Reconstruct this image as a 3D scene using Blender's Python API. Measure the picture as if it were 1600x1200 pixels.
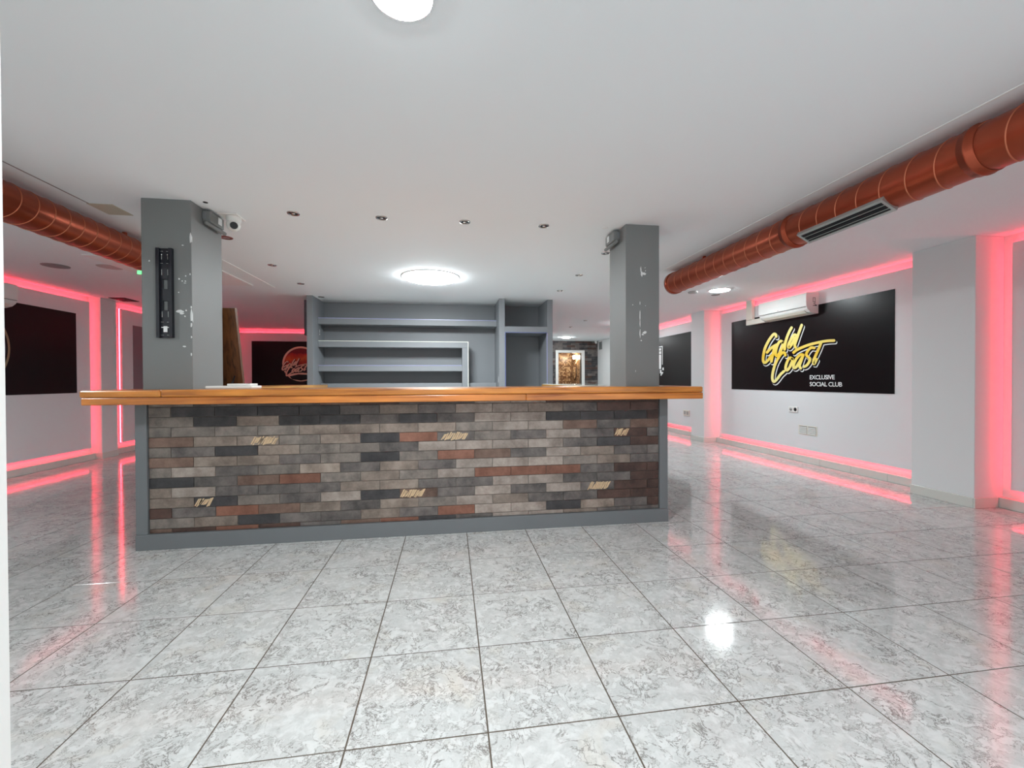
import bpy, bmesh, math, random
from mathutils import Vector, Matrix

random.seed(7)
for o in list(bpy.data.objects): bpy.data.objects.remove(o)
scene = bpy.context.scene
COL = scene.collection

# ------------------------------------------------------------------ camera
FPX, YAW, PITCH, ROLL, EYE = 659.85, 0.144935, -0.009047, -0.004178, 1.155
_f = Vector((math.sin(YAW) * math.cos(PITCH), math.cos(YAW) * math.cos(PITCH), math.sin(PITCH)))
_r0 = Vector((math.cos(YAW), -math.sin(YAW), 0)); _u0 = _r0.cross(_f)
CR = math.cos(ROLL) * _r0 + math.sin(ROLL) * _u0
CU = -math.sin(ROLL) * _r0 + math.cos(ROLL) * _u0
CF = _f
cam = bpy.data.cameras.new('camera'); camo = bpy.data.objects.new('camera', cam); COL.objects.link(camo)
cam.sensor_fit = 'HORIZONTAL'; cam.sensor_width = 36.0; cam.lens = FPX * 36.0 / 1600.0
cam.clip_start = 0.02; cam.clip_end = 100
M = Matrix.Identity(4)
for i in range(3):
    M[i][0] = CR[i]; M[i][1] = CU[i]; M[i][2] = -CF[i]
M.translation = (0, 0, EYE)
camo.matrix_world = M
scene.camera = camo

def ray(u, v): return CR * ((u - 800) / FPX) - CU * ((v - 600) / FPX) + CF
def on_x(u, v, x): d = ray(u, v); return Vector((0, 0, EYE)) + d * (x / d.x)
def on_y(u, v, y): d = ray(u, v); return Vector((0, 0, EYE)) + d * (y / d.y)
def project(p):
    w = Vector(p) - Vector((0, 0, EYE)); z = w.dot(CF)
    return 800 + FPX * w.dot(CR) / z, 600 - FPX * w.dot(CU) / z, z

# ------------------------------------------------------------------ world, exposure, lamp strengths
world = bpy.data.worlds.new('world'); scene.world = world; world.use_nodes = True
world.node_tree.nodes['Background'].inputs[0].default_value = (0.95, 0.98, 1.0, 1)
world.node_tree.nodes['Background'].inputs[1].default_value = 1.2
vs = scene.view_settings
vs.view_transform = 'Standard'; vs.look = 'None'; vs.exposure = 0.2; vs.gamma = 1.0
vs.use_curve_mapping = False
L_NEAR, L_CENTRE, L_RIGHT, L_FAR = 430.0, 86.0, 132.0, 130.0
L_STRIP = 17.5
CEIL = 2.42

# ------------------------------------------------------------------ materials
def newmat(name):
    m = bpy.data.materials.new(name); m.use_nodes = True
    nt = m.node_tree; b = nt.nodes['Principled BSDF']
    return m, nt, b
def N(nt, t, **kw):
    n = nt.nodes.new(t)
    for k, v in kw.items(): setattr(n, k, v)
    return n
def L(nt, a, b): nt.links.new(a, b)
def lin(c):
    return tuple(((x / 255) / 12.92 if x / 255 <= 0.04045 else ((x / 255 + 0.055) / 1.055) ** 2.4) for x in c) + (1,)

def paint(name, rgb, rough=0.5, var=0.06, scale=3.0, bump=0.0, bscale=60, metal=0.0, spec=0.5):
    m, nt, b = newmat(name)
    c = lin(rgb)
    tc = N(nt, 'ShaderNodeTexCoord'); no = N(nt, 'ShaderNodeTexNoise')
    no.inputs['Scale'].default_value = scale; no.inputs['Detail'].default_value = 4
    L(nt, tc.outputs['Object'], no.inputs['Vector'])
    mx = N(nt, 'ShaderNodeMix', data_type='RGBA')
    mx.inputs[6].default_value = tuple(x * (1 - var) for x in c[:3]) + (1,)
    mx.inputs[7].default_value = tuple(min(1, x * (1 + var)) for x in c[:3]) + (1,)
    L(nt, no.outputs['Fac'], mx.inputs[0]); L(nt, mx.outputs[2], b.inputs['Base Color'])
    b.inputs['Roughness'].default_value = rough; b.inputs['Metallic'].default_value = metal
    b.inputs['Specular IOR Level'].default_value = spec
    if bump > 0:
        n2 = N(nt, 'ShaderNodeTexNoise'); n2.inputs['Scale'].default_value = bscale
        L(nt, tc.outputs['Object'], n2.inputs['Vector'])
        bp = N(nt, 'ShaderNodeBump'); bp.inputs['Strength'].default_value = bump; bp.inputs['Distance'].default_value = 0.004
        L(nt, n2.outputs['Fac'], bp.inputs['Height']); L(nt, bp.outputs['Normal'], b.inputs['Normal'])
    return m
def emit(name, rgb, s):
    m, nt, b = newmat(name)
    b.inputs['Base Color'].default_value = (0.8, 0.8, 0.8, 1)
    b.inputs['Emission Color'].default_value = rgb + (1,); b.inputs['Emission Strength'].default_value = s
    return m

MAT = {}
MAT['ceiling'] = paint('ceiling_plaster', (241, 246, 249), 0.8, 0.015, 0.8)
MAT['wall'] = paint('white_wall_paint', (226, 228, 229), 0.6, 0.02, 1.2, 0.05, 120)
MAT['panel'] = paint('white_panel_paint', (226, 229, 231), 0.55, 0.02, 1.2, 0.05, 120)
MAT['grey'] = paint('grey_wall_paint', (122, 125, 125), 0.55, 0.06, 2.2, 0.12, 90)
MAT['shelf'] = paint('grey_shelf_paint', (126, 130, 134), 0.5, 0.05, 2.0, 0.05, 90)
MAT['bargrey'] = paint('grey_bar_paint', (112, 116, 119), 0.4, 0.05, 3.0, 0.05, 60)
MAT['skirt'] = paint('skirting_tile', (214, 214, 208), 0.25, 0.03, 5)
MAT['black'] = paint('black_vinyl', (10, 8, 11), 0.3, 0.1, 3, spec=0.32)
MAT['greyvinyl'] = paint('mauve_grey_vinyl', (140, 126, 132), 0.5, 0.04, 3)
MAT['blackmetal'] = paint('black_metal', (24, 27, 36), 0.38, 0.15, 20)
MAT['dark'] = paint('dark_hole', (12, 12, 13), 0.7, 0.1)
MAT['white'] = paint('white_plastic', (236, 237, 234), 0.35, 0.01, 5)
MAT['ivory'] = paint('ivory_plastic', (226, 224, 212), 0.4, 0.01, 5)
MAT['mortar'] = paint('pale_mortar', (128, 122, 117), 0.9, 0.9, 14)
MAT['grout'] = paint('dark_grout', (92, 82, 72), 0.9, 0.25, 9)
MAT['chip'] = paint('bare_plaster', (225, 228, 228), 0.85, 0.05, 30)
MAT['chrome'] = paint('chrome', (190, 190, 190), 0.18, 0.05, 5, metal=1.0)
MAT['alu'] = paint('aluminium', (178, 182, 180), 0.35, 0.04, 8, metal=0.6)
MAT['beige'] = paint('beige_hatch', (196, 188, 172), 0.6, 0.02)
MAT['lilac'] = paint('lilac_trim', (164, 168, 206), 0.3, 0.02)
MAT['bluetrim'] = paint('blue_trim', (110, 118, 166), 0.3, 0.02)
MAT['paletrim'] = paint('pale_trim', (226, 230, 218), 0.3, 0.02)
MAT['ringtan'] = paint('tan_print', (150, 128, 98), 0.5, 0.05, 9)
MAT['discgrey'] = paint('grey_print', (112, 104, 116), 0.5, 0.05, 9)
MAT['whiteprint'] = paint('white_print', (238, 240, 240), 0.5, 0.01)
MAT['cream'] = paint('cream_print', (252, 218, 190), 0.5, 0.04, 12)
MAT['redring'] = paint('red_ring', (120, 52, 50), 0.5, 0.05)
MAT['cable'] = paint('black_cable', (28, 28, 30), 0.5, 0.05)
MAT['glassdark'] = paint('dark_lens', (8, 9, 14), 0.08, 0.0)
MAT['mirror'] = paint('mirror_glass', (235, 230, 220), 0.03, 0.0, metal=1.0)
MAT['bronze'] = paint('bronze_frame', (66, 46, 30), 0.4, 0.1, 9, metal=0.4)
MAT['straw'] = paint('straw_scratch', (208, 180, 144), 0.8, 0.25, 40)
MAT['lamp_near'] = emit('lamp_diffuser_small', (0.93, 0.985, 1.0), L_NEAR)
MAT['lamp_centre'] = emit('lamp_diffuser_large', (0.92, 0.98, 1.0), L_CENTRE)
MAT['lamp_right'] = emit('lamp_diffuser_round', (0.90, 0.98, 1.0), L_RIGHT)
MAT['lamp_far'] = emit('lamp_diffuser_far', (0.95, 1.0, 1.0), L_FAR)
MAT['lamp_warm'] = emit('lamp_globe_warm', (1.0, 0.84, 0.62), 75)
MAT['strip'] = emit('red_led_tape', (1.0, 0.04, 0.072), L_STRIP)
MAT['green'] = emit('green_sign_glow', (0.05, 0.8, 0.2), 1.5)

def wood(name, dark, light, along='X', rough=0.3):
    m, nt, b = newmat(name)
    tc = N(nt, 'ShaderNodeTexCoord'); mp = N(nt, 'ShaderNodeMapping')
    s = {'X': (1.3, 22, 22), 'Z': (22, 22, 1.3), 'Y': (22, 1.3, 22)}[along]
    mp.inputs['Scale'].default_value = s
    L(nt, tc.outputs['Object'], mp.inputs['Vector'])
    no = N(nt, 'ShaderNodeTexNoise'); no.inputs['Scale'].default_value = 1.4; no.inputs['Detail'].default_value = 7
    no.inputs['Distortion'].default_value = 1.2
    L(nt, mp.outputs[0], no.inputs['Vector'])
    cr = N(nt, 'ShaderNodeValToRGB'); cr.color_ramp.elements[0].position = 0.3; cr.color_ramp.elements[1].position = 0.66
    cr.color_ramp.elements[0].color = lin(dark); cr.color_ramp.elements[1].color = lin(light)
    e = cr.color_ramp.elements.new(0.45); e.color = lin(tuple((a * 0.35 + c * 0.65) for a, c in zip(dark, light)))
    L(nt, no.outputs['Fac'], cr.inputs[0])
    n2 = N(nt, 'ShaderNodeTexNoise'); n2.inputs['Scale'].default_value = 1.6
    L(nt, tc.outputs['Object'], n2.inputs['Vector'])
    hs = N(nt, 'ShaderNodeHueSaturation'); mr = N(nt, 'ShaderNodeMapRange')
    mr.inputs[1].default_value = 0.3; mr.inputs[2].default_value = 0.7; mr.inputs[3].default_value = 0.72; mr.inputs[4].default_value = 1.2
    L(nt, n2.outputs['Fac'], mr.inputs[0]); L(nt, mr.outputs[0], hs.inputs['Value']); L(nt, cr.outputs[0], hs.inputs['Color'])
    L(nt, hs.outputs[0], b.inputs['Base Color'])
    b.inputs['Roughness'].default_value = rough; b.inputs['Coat Weight'].default_value = 0.3; b.inputs['Coat Roughness'].default_value = 0.15
    bp = N(nt, 'ShaderNodeBump'); bp.inputs['Strength'].default_value = 0.25; bp.inputs['Distance'].default_value = 0.002
    L(nt, no.outputs['Fac'], bp.inputs['Height']); L(nt, bp.outputs['Normal'], b.inputs['Normal'])
    return m
MAT['wood'] = wood('varnished_oak', (146, 78, 26), (214, 138, 58))
MAT['wood_low'] = wood('varnished_oak_lower', (160, 84, 32), (216, 136, 62))
MAT['woody'] = wood('varnished_oak_return', (120, 80, 36), (176, 128, 62), 'Y')
MAT['flap'] = wood('dark_oak_flap', (58, 32, 16), (112, 70, 37), 'Z', 0.4)

def copper():
    m, nt, b = newmat('copper_paint_duct')
    tc = N(nt, 'ShaderNodeTexCoord'); no = N(nt, 'ShaderNodeTexNoise'); no.inputs['Scale'].default_value = 5; no.inputs['Detail'].default_value = 5
    L(nt, tc.outputs['Object'], no.inputs['Vector'])
    mx = N(nt, 'ShaderNodeMix', data_type='RGBA')
    mx.inputs[6].default_value = lin((150, 67, 44)); mx.inputs[7].default_value = lin((174, 84, 57))
    L(nt, no.outputs['Fac'], mx.inputs[0]); L(nt, mx.outputs[2], b.inputs['Base Color'])
    b.inputs['Metallic'].default_value = 0.7; b.inputs['Roughness'].default_value = 0.33
    return m
MAT['copper'] = copper()
MAT['copperline'] = paint('copper_seam', (198, 116, 84), 0.4, 0.05, 8, metal=0.45)

def marble():
    m, nt, b = newmat('marbled_floor_tile')
    tc = N(nt, 'ShaderNodeTexCoord'); oi = N(nt, 'ShaderNodeObjectInfo'); ge = N(nt, 'ShaderNodeNewGeometry')
    a = N(nt, 'ShaderNodeMath', operation='MULTIPLY'); a.inputs[1].default_value = 57.0; L(nt, oi.outputs['Random'], a.inputs[0])
    c = N(nt, 'ShaderNodeMath', operation='MULTIPLY'); c.inputs[1].default_value = 33.0; L(nt, ge.outputs['Random Per Island'], c.inputs[0])
    s = N(nt, 'ShaderNodeMath', operation='ADD'); L(nt, a.outputs[0], s.inputs[0]); L(nt, c.outputs[0], s.inputs[1])
    cx = N(nt, 'ShaderNodeCombineXYZ'); L(nt, s.outputs[0], cx.inputs[2]); L(nt, s.outputs[0], cx.inputs[0])
    va = N(nt, 'ShaderNodeVectorMath', operation='ADD'); L(nt, tc.outputs['Object'], va.inputs[0]); L(nt, cx.outputs[0], va.inputs[1])
    def noise(scale, det, dist, rough=0.55):
        n = N(nt, 'ShaderNodeTexNoise'); n.inputs['Scale'].default_value = scale; n.inputs['Detail'].default_value = det
        n.inputs['Distortion'].default_value = dist; n.inputs['Roughness'].default_value = rough
        L(nt, va.outputs[0], n.inputs['Vector']); return n
    def vein(n, width):
        d = N(nt, 'ShaderNodeMath', operation='SUBTRACT'); d.inputs[1].default_value = 0.5; L(nt, n.outputs['Fac'], d.inputs[0])
        ab = N(nt, 'ShaderNodeMath', operation='ABSOLUTE'); L(nt, d.outputs[0], ab.inputs[0])
        r = N(nt, 'ShaderNodeMapRange'); r.inputs[1].default_value = 0.0; r.inputs[2].default_value = width
        r.inputs[3].default_value = 1.0; r.inputs[4].default_value = 0.0; L(nt, ab.outputs[0], r.inputs[0]); return r
    def mask(n, lo, hi):
        r = N(nt, 'ShaderNodeMapRange'); r.inputs[1].default_value = lo; r.inputs[2].default_value = hi; L(nt, n.outputs['Fac'], r.inputs[0]); return r
    def mul(x, y, k=None):
        n = N(nt, 'ShaderNodeMath', operation='MULTIPLY'); L(nt, x.outputs[0], n.inputs[0])
        if k is None: L(nt, y.outputs[0], n.inputs[1])
        else: n.inputs[1].default_value = k
        return n
    n1 = noise(13, 9, 0.7, 0.66); n2 = noise(26, 8, 0.4, 0.68); n3 = noise(5, 3, 0.4); n4 = noise(7, 4, 0.6); n5 = noise(4, 6, 1.0)
    v1 = mul(vein(n1, 0.02), mask(n3, 0.42, 0.56)); v2 = mul(vein(n2, 0.022), mask(n4, 0.44, 0.58))
    base = N(nt, 'ShaderNodeMix', data_type='RGBA'); base.inputs[6].default_value = lin((190, 192, 191)); base.inputs[7].default_value = lin((213, 215, 214))
    L(nt, mask(n2, 0.35, 0.62).outputs[0], base.inputs[0])
    tan = N(nt, 'ShaderNodeMix', data_type='RGBA'); tan.inputs[7].default_value = lin((204, 199, 188))
    tm = mul(mask(n5, 0.56, 0.74), None, 0.55); L(nt, tm.outputs[0], tan.inputs[0]); L(nt, base.outputs[2], tan.inputs[6])
    g1 = N(nt, 'ShaderNodeMix', data_type='RGBA'); g1.inputs[7].default_value = lin((98, 92, 86))
    m1 = mul(v1, None, 0.92); L(nt, m1.outputs[0], g1.inputs[0]); L(nt, tan.outputs[2], g1.inputs[6])
    g2 = N(nt, 'ShaderNodeMix', data_type='RGBA'); g2.inputs[7].default_value = lin((120, 115, 110))
    m2 = mul(v2, None, 0.9); L(nt, m2.outputs[0], g2.inputs[0]); L(nt, g1.outputs[2], g2.inputs[6])
    L(nt, g2.outputs[2], b.inputs['Base Color'])
    b.inputs['Roughness'].default_value = 0.09; b.inputs['Specular IOR Level'].default_value = 0.85
    w = noise(2.2, 2, 0.0)
    bp = N(nt, 'ShaderNodeBump'); bp.inputs['Strength'].default_value = 0.05; bp.inputs['Distance'].default_value = 0.01
    L(nt, w.outputs['Fac'], bp.inputs['Height']); L(nt, bp.outputs['Normal'], b.inputs['Normal'])
    return m
MAT['marble'] = marble()

def brickmat(name, rgb, rgb2):
    m, nt, b = newmat(name)
    tc = N(nt, 'ShaderNodeTexCoord'); oi = N(nt, 'ShaderNodeObjectInfo')
    a = N(nt, 'ShaderNodeMath', operation='MULTIPLY'); a.inputs[1].default_value = 71.0; L(nt, oi.outputs['Random'], a.inputs[0])
    cx = N(nt, 'ShaderNodeCombineXYZ'); L(nt, a.outputs[0], cx.inputs[1])
    va = N(nt, 'ShaderNodeVectorMath', operation='ADD'); L(nt, tc.outputs['Object'], va.inputs[0]); L(nt, cx.outputs[0], va.inputs[1])
    n = N(nt, 'ShaderNodeTexNoise'); n.inputs['Scale'].default_value = 7; n.inputs['Detail'].default_value = 9; n.inputs['Roughness'].default_value = 0.72
    L(nt, va.outputs[0], n.inputs['Vector'])
    r = N(nt, 'ShaderNodeMapRange'); r.inputs[1].default_value = 0.36; r.inputs[2].default_value = 0.64; L(nt, n.outputs['Fac'], r.inputs[0])
    mx = N(nt, 'ShaderNodeMix', data_type='RGBA'); mx.inputs[6].default_value = lin(rgb); mx.inputs[7].default_value = lin(rgb2)
    L(nt, r.outputs[0], mx.inputs[0])
    hs = N(nt, 'ShaderNodeHueSaturation'); mr = N(nt, 'ShaderNodeMapRange'); mr.inputs[3].default_value = 0.86; mr.inputs[4].default_value = 1.14
    L(nt, oi.outputs['Random'], mr.inputs[0]); L(nt, mr.outputs[0], hs.inputs['Value']); L(nt, mx.outputs[2], hs.inputs['Color'])
    L(nt, hs.outputs[0], b.inputs['Base Color']); b.inputs['Roughness'].default_value = 0.5
    n2 = N(nt, 'ShaderNodeTexNoise'); n2.inputs['Scale'].default_value = 70; n2.inputs['Detail'].default_value = 3
    L(nt, va.outputs[0], n2.inputs['Vector'])
    bp = N(nt, 'ShaderNodeBump'); bp.inputs['Strength'].default_value = 0.3; bp.inputs['Distance'].default_value = 0.003
    L(nt, n2.outputs['Fac'], bp.inputs['Height']); L(nt, bp.outputs['Normal'], b.inputs['Normal'])
    return m
BR = {
 'd': brickmat('charcoal_brick', (40, 39, 42), (74, 71, 72)),
 'm': brickmat('dark_grey_brick', (68, 64, 63), (118, 110, 106)),
 'g': brickmat('grey_brick', (94, 87, 82), (142, 132, 124)),
 't': brickmat('taupe_brick', (106, 93, 84), (154, 140, 129)),
 'l': brickmat('pale_taupe_brick', (124, 112, 104), (172, 160, 151)),
 'r': brickmat('red_brown_brick', (106, 66, 51), (142, 98, 81)),
 'b': brickmat('brown_brick', (84, 62, 52), (126, 102, 90)),
 'k': brickmat('dark_brown_brick', (56, 38, 33), (92, 68, 60)),
}

def gold():
    m, nt, b = newmat('gold_print')
    tc = N(nt, 'ShaderNodeTexCoord'); sp = N(nt, 'ShaderNodeSeparateXYZ'); L(nt, tc.outputs['Generated'], sp.inputs[0])
    cr = N(nt, 'ShaderNodeValToRGB'); e = cr.color_ramp.elements
    e[0].position = 0.05; e[0].color = lin((250, 238, 160)); e[1].position = 0.95; e[1].color = lin((250, 238, 156))
    k = e.new(0.34); k.color = lin((248, 226, 120)); k = e.new(0.5); k.color = lin((244, 202, 50)); k = e.new(0.66); k.color = lin((248, 224, 116))
    L(nt, sp.outputs[2], cr.inputs[0]); L(nt, cr.outputs[0], b.inputs['Base Color']); b.inputs['Roughness'].default_value = 0.5
    return m
MAT['gold'] = gold()
def sunset():
    m, nt, b = newmat('sunset_print')
    tc = N(nt, 'ShaderNodeTexCoord'); sp = N(nt, 'ShaderNodeSeparateXYZ'); L(nt, tc.outputs['Generated'], sp.inputs[0])
    no = N(nt, 'ShaderNodeTexNoise'); no.inputs['Scale'].default_value = 4; L(nt, tc.outputs['Generated'], no.inputs['Vector'])
    ad = N(nt, 'ShaderNodeMath', operation='MULTIPLY_ADD'); ad.inputs[1].default_value = 0.35; L(nt, no.outputs['Fac'], ad.inputs[0]); L(nt, sp.outputs[2], ad.inputs[2])
    cr = N(nt, 'ShaderNodeValToRGB'); e = cr.color_ramp.elements
    e[0].position = 0.55; e[0].color = lin((40, 16, 30)); e[1].position = 1.15; e[1].color = lin((130, 28, 40))
    k = e.new(0.7); k.color = lin((190, 60, 44)); k = e.new(0.84); k.color = lin((226, 110, 56)); k = e.new(0.97); k.color = lin((196, 48, 44))
    L(nt, ad.outputs[0], cr.inputs[0]); L(nt, cr.outputs[0], b.inputs['Base Color']); b.inputs['Roughness'].default_value = 0.5
    return m
MAT['sunset'] = sunset()
def mosaic():
    m, nt, b = newmat('brown_mosaic_tile')
    tc = N(nt, 'ShaderNodeTexCoord'); v = N(nt, 'ShaderNodeTexVoronoi'); v.inputs['Scale'].default_value = 22; v.inputs['Randomness'].default_value = 0.0
    L(nt, tc.outputs['Object'], v.inputs['Vector'])
    sp = N(nt, 'ShaderNodeSeparateColor'); L(nt, v.outputs['Color'], sp.inputs[0])
    cr = N(nt, 'ShaderNodeValToRGB'); cr.color_ramp.interpolation = 'CONSTANT'; e = cr.color_ramp.elements
    e[0].color = lin((120, 84, 56)); e[1].position = 0.4; e[1].color = lin((206, 176, 138)); k = e.new(0.72); k.color = lin((168, 130, 92))
    L(nt, sp.outputs[0], cr.inputs[0]); L(nt, cr.outputs[0], b.inputs['Base Color']); b.inputs['Roughness'].default_value = 0.3
    return m
MAT['mosaic'] = mosaic()

# ------------------------------------------------------------------ mesh helpers
class MB:
    def __init__(s): s.v = []; s.f = []; s.mi = []; s.sm = []
    def add(s, vs, fs, mi=0, smooth=False):
        o = len(s.v); s.v += [tuple(p) for p in vs]
        for f in fs: s.f.append(tuple(i + o for i in f)); s.mi.append(mi); s.sm.append(smooth)
        return s
    def box(s, x0, x1, y0, y1, z0, z1, mi=0, b=0.0):
        if b <= 0:
            vs = [(x, y, z) for z in (z0, z1) for y in (y0, y1) for x in (x0, x1)]
            return s.add(vs, [(0, 2, 3, 1), (4, 5, 7, 6), (0, 1, 5, 4), (2, 6, 7, 3), (0, 4, 6, 2), (1, 3, 7, 5)], mi)
        bm = bmesh.new(); bmesh.ops.create_cube(bm, size=1)
        for v in bm.verts: v.co = ((x0 + x1) / 2 + v.co.x * (x1 - x0), (y0 + y1) / 2 + v.co.y * (y1 - y0), (z0 + z1) / 2 + v.co.z * (z1 - z0))
        bmesh.ops.bevel(bm, geom=bm.edges[:], offset=b, segments=1 if b < 0.004 else 2, affect='EDGES', profile=0.5)
        return s.bm(bm, mi)
    def bm(s, bm, mi=0, smooth=False):
        bm.verts.ensure_lookup_table(); bm.verts.index_update()
        s.add([v.co[:] for v in bm.verts], [tuple(v.index for v in f.verts) for f in bm.faces], mi, smooth); bm.free(); return s
    def lathe(s, prof, c=(0, 0, 0), n=32, axis='Z', mi=0, smooth=True):
        vs = []; fs = []
        for r, h in prof:
            for k in range(n):
                a = 2 * math.pi * k / n; p = (r * math.cos(a), r * math.sin(a), h)
                if axis == 'Y': p = (p[0], p[2], p[1])
                if axis == 'X': p = (p[2], p[0], p[1])
                vs.append((c[0] + p[0], c[1] + p[1], c[2] + p[2]))
        for i in range(len(prof) - 1):
            for k in range(n):
                q = (i * n + k, i * n + (k + 1) % n, (i + 1) * n + (k + 1) % n, (i + 1) * n + k)
                fs.append(q if axis != 'Y' else q[::-1])
        return s.add(vs, fs, mi, smooth)
    def tube(s, pts, r, n=8, mi=0):
        pts = [Vector(p) for p in pts]; vs = []; fs = []
        for i, p in enumerate(pts):
            d = (pts[min(i + 1, len(pts) - 1)] - pts[max(i - 1, 0)]).normalized()
            u = d.cross(Vector((0, 0, 1)) if abs(d.z) < 0.9 else Vector((1, 0, 0))).normalized(); w = d.cross(u)
            for k in range(n):
                a = 2 * math.pi * k / n; vs.append(p + (u * math.cos(a) + w * math.sin(a)) * r)
        for i in range(len(pts) - 1):
            for k in range(n): fs.append((i * n + k, i * n + (k + 1) % n, (i + 1) * n + (k + 1) % n, (i + 1) * n + k))
        fs.append(tuple(range(n))[::-1]); fs.append(tuple((len(pts) - 1) * n + k for k in range(n)))
        return s.add(vs, fs, mi, True)
    def prism(s, poly, fn, t0, t1, mi=0):
        """poly of 2D points, fn(a, b, t) gives the 3D point; closed slab between t0 and t1"""
        n = len(poly); vs = [fn(a, b, t0) for a, b in poly] + [fn(a, b, t1) for a, b in poly]
        fs = [tuple(range(n)), tuple(range(2 * n - 1, n - 1, -1))] + [(i, n + i, n + (i + 1) % n, (i + 1) % n) for i in range(n)]
        return s.add(vs, fs, mi)
    def mesh(s, name, mats, off=(0, 0, 0), fix=True):
        me = bpy.data.meshes.new(name)
        me.from_pydata([(a - off[0], b - off[1], c - off[2]) for a, b, c in s.v], [], s.f)
        for m in (mats if isinstance(mats, (list, tuple)) else [mats]): me.materials.append(MAT[m] if isinstance(m, str) else m)
        me.polygons.foreach_set('material_index', s.mi); me.polygons.foreach_set('use_smooth', s.sm)
        if fix:
            bm = bmesh.new(); bm.from_mesh(me); bmesh.ops.recalc_face_normals(bm, faces=bm.faces); bm.to_mesh(me); bm.free()
        me.update(); return me
    def base(s):
        xs, ys, zs = zip(*s.v); return ((min(xs) + max(xs)) / 2, (min(ys) + max(ys)) / 2, min(zs))
    def build(s, name, mats, parent=None, fix=True, label=None):
        off = s.base()
        o = bpy.data.objects.new(name, s.mesh(name, mats, off, fix)); COL.objects.link(o)
        put(o, off, parent)
        if label: o['label'] = label
        return o
WLOC = {}
def put(o, loc, parent=None):
    WLOC[o.name] = Vector(loc)
    if parent is None: o.location = loc
    else: o.parent = parent; o.location = Vector(loc) - WLOC[parent.name]
def thing(name, loc, label, cat, group=None):
    o = bpy.data.objects.new(name, None); COL.objects.link(o); o.empty_display_size = 0.1; put(o, loc)
    return tag(o, label, cat, group)
def tag(o, label, cat, group=None):
    o['label'] = label; o['category'] = cat
    if group: o['group'] = group
    return o
def struct(o, label=None):
    o['kind'] = 'structure'
    if label: o['label'] = label
    return o
def copy_tree(src, loc, rz=None, label=None, group=None):
    c = src.copy(); COL.objects.link(c); c.location = loc; WLOC[c.name] = Vector(loc)
    if rz is not None: c.rotation_euler[2] = rz
    if label: c['label'] = label
    if group: c['group'] = group
    for ch in src.children:
        d = ch.copy(); COL.objects.link(d); d.parent = c; WLOC[d.name] = Vector(loc)
        for g in ch.children:
            e = g.copy(); COL.objects.link(e); e.parent = d
    return c
B = lambda *a, **k: MB().box(*a, **k)

# ================================================================== STRUCTURE
XR, XL, YB, YF, Y0 = 4.91, -5.34, 11.10, 13.36, 0.47
# ---- floor with tiles
T = 0.45; TX0, TY0 = 0.1167, 1.8226
floor = struct(B(XL - 0.2, XR + 0.3, -1.5, 15.2, -0.12, -0.0011).build('floor', 'grout'), 'grey grout bed under white marbled floor tiles')
def tile_mesh(g=0.0026):
    return B(g, T - g, g, T - g, -0.012, 0.0, b=0.001)
tm = tile_mesh().mesh('tile', 'marble', (T / 2, T / 2, 0))
cells = []
for i in range(-14, 12):
    for j in range(-8, 30):
        x, y = TX0 + i * T, TY0 + j * T
        if x + T < XL or x > XR or y > 15: continue
        cx, cy = x + T / 2, y + T / 2
        hidden = cy > 3.35 and -2.15 / 3.22 < cx / cy < 1.76 / 3.22
        area = 0
        if y > 0.3 and not hidden:
            u, v, z = project((cx, cy, 0))
            if -60 < u < 1660 and v < 1290: area = 1 / (z * z * z)
        cells.append((area, cx, cy))
cells.sort(key=lambda c: -c[0])
for a, cx, cy in cells[:296]:
    o = bpy.data.objects.new('tile', tm); COL.objects.link(o); put(o, (cx, cy, 0), floor)
rest = MB()
for a, cx, cy in cells[296:]:
    rest.box(cx - T / 2 + 0.0026, cx + T / 2 - 0.0026, cy - T / 2 + 0.0026, cy + T / 2 - 0.0026, -0.012, 0)
o = rest.build('tile_field', 'marble', floor); o['kind'] = 'stuff'
# ---- ceiling
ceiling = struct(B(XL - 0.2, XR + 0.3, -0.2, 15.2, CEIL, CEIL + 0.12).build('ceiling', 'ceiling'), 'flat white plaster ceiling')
# ---- walls, pilasters, panels, led tapes
wall_right = struct(B(XR, XR + 0.15, Y0, YF, 0, CEIL).build('wall_right', 'wall'), 'white wall with red-lit recessed panels')
wall_left = struct(B(XL - 0.15, XL, Y0, YB, 0, CEIL).build('wall_left', 'wall'), 'white wall in shade with red-lit recessed panels')
wall_back = struct(B(XL - 0.15, 2.5, YB, YB + 0.15, 0, CEIL).build('wall_back', 'wall'), 'white rear wall behind the shelf unit with red-lit edge')
def pil(wall, x0, x1, y0, y1): B(x0, x1, y0, y1, 0.0, CEIL, b=0.004).build('pilaster', 'wall', wall)
for y0, y1 in ((0.62, 0.95), (3.11, 3.63), (7.15, 7.57), (10.9, 11.35)): pil(wall_right, 4.60, XR, y0, y1)
B(4.80, XR, 11.35, YF, 0, CEIL).build('wall_return', 'wall', wall_right)
for y0, y1 in ((3.1, 3.5), (7.16, 7.46)): pil(wall_left, XL, -5.18, y0, y1)
TAPE = 0.012
def panel_x(wall, xb, xf, y0, y1, z0=0.175, z1=2.335):
    """recessed wall panel standing off the niche wall, red led tape let into its four edges"""
    s = 1 if xf > xb else -1
    a, b = (xb, xf) if s > 0 else (xf, xb)
    B(a, b, y0, y1, z0, z1).build('wall_panel', 'panel', wall)
    c = xb + (xf - xb) * 0.45; x0, x1 = c - TAPE / 2, c + TAPE / 2; e = 0.004
    B(x0, x1, y0, y1, z1, z1 + e).build('led_strip', 'strip', wall)
    B(x0, x1, y0, y1, z0 - e, z0).build('led_strip', 'strip', wall)
    B(x0, x1, y0 - e, y0, z0, z1).build('led_strip', 'strip', wall)
    B(x0, x1, y1, y1 + e, z0, z1).build('led_strip', 'strip', wall)
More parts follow.
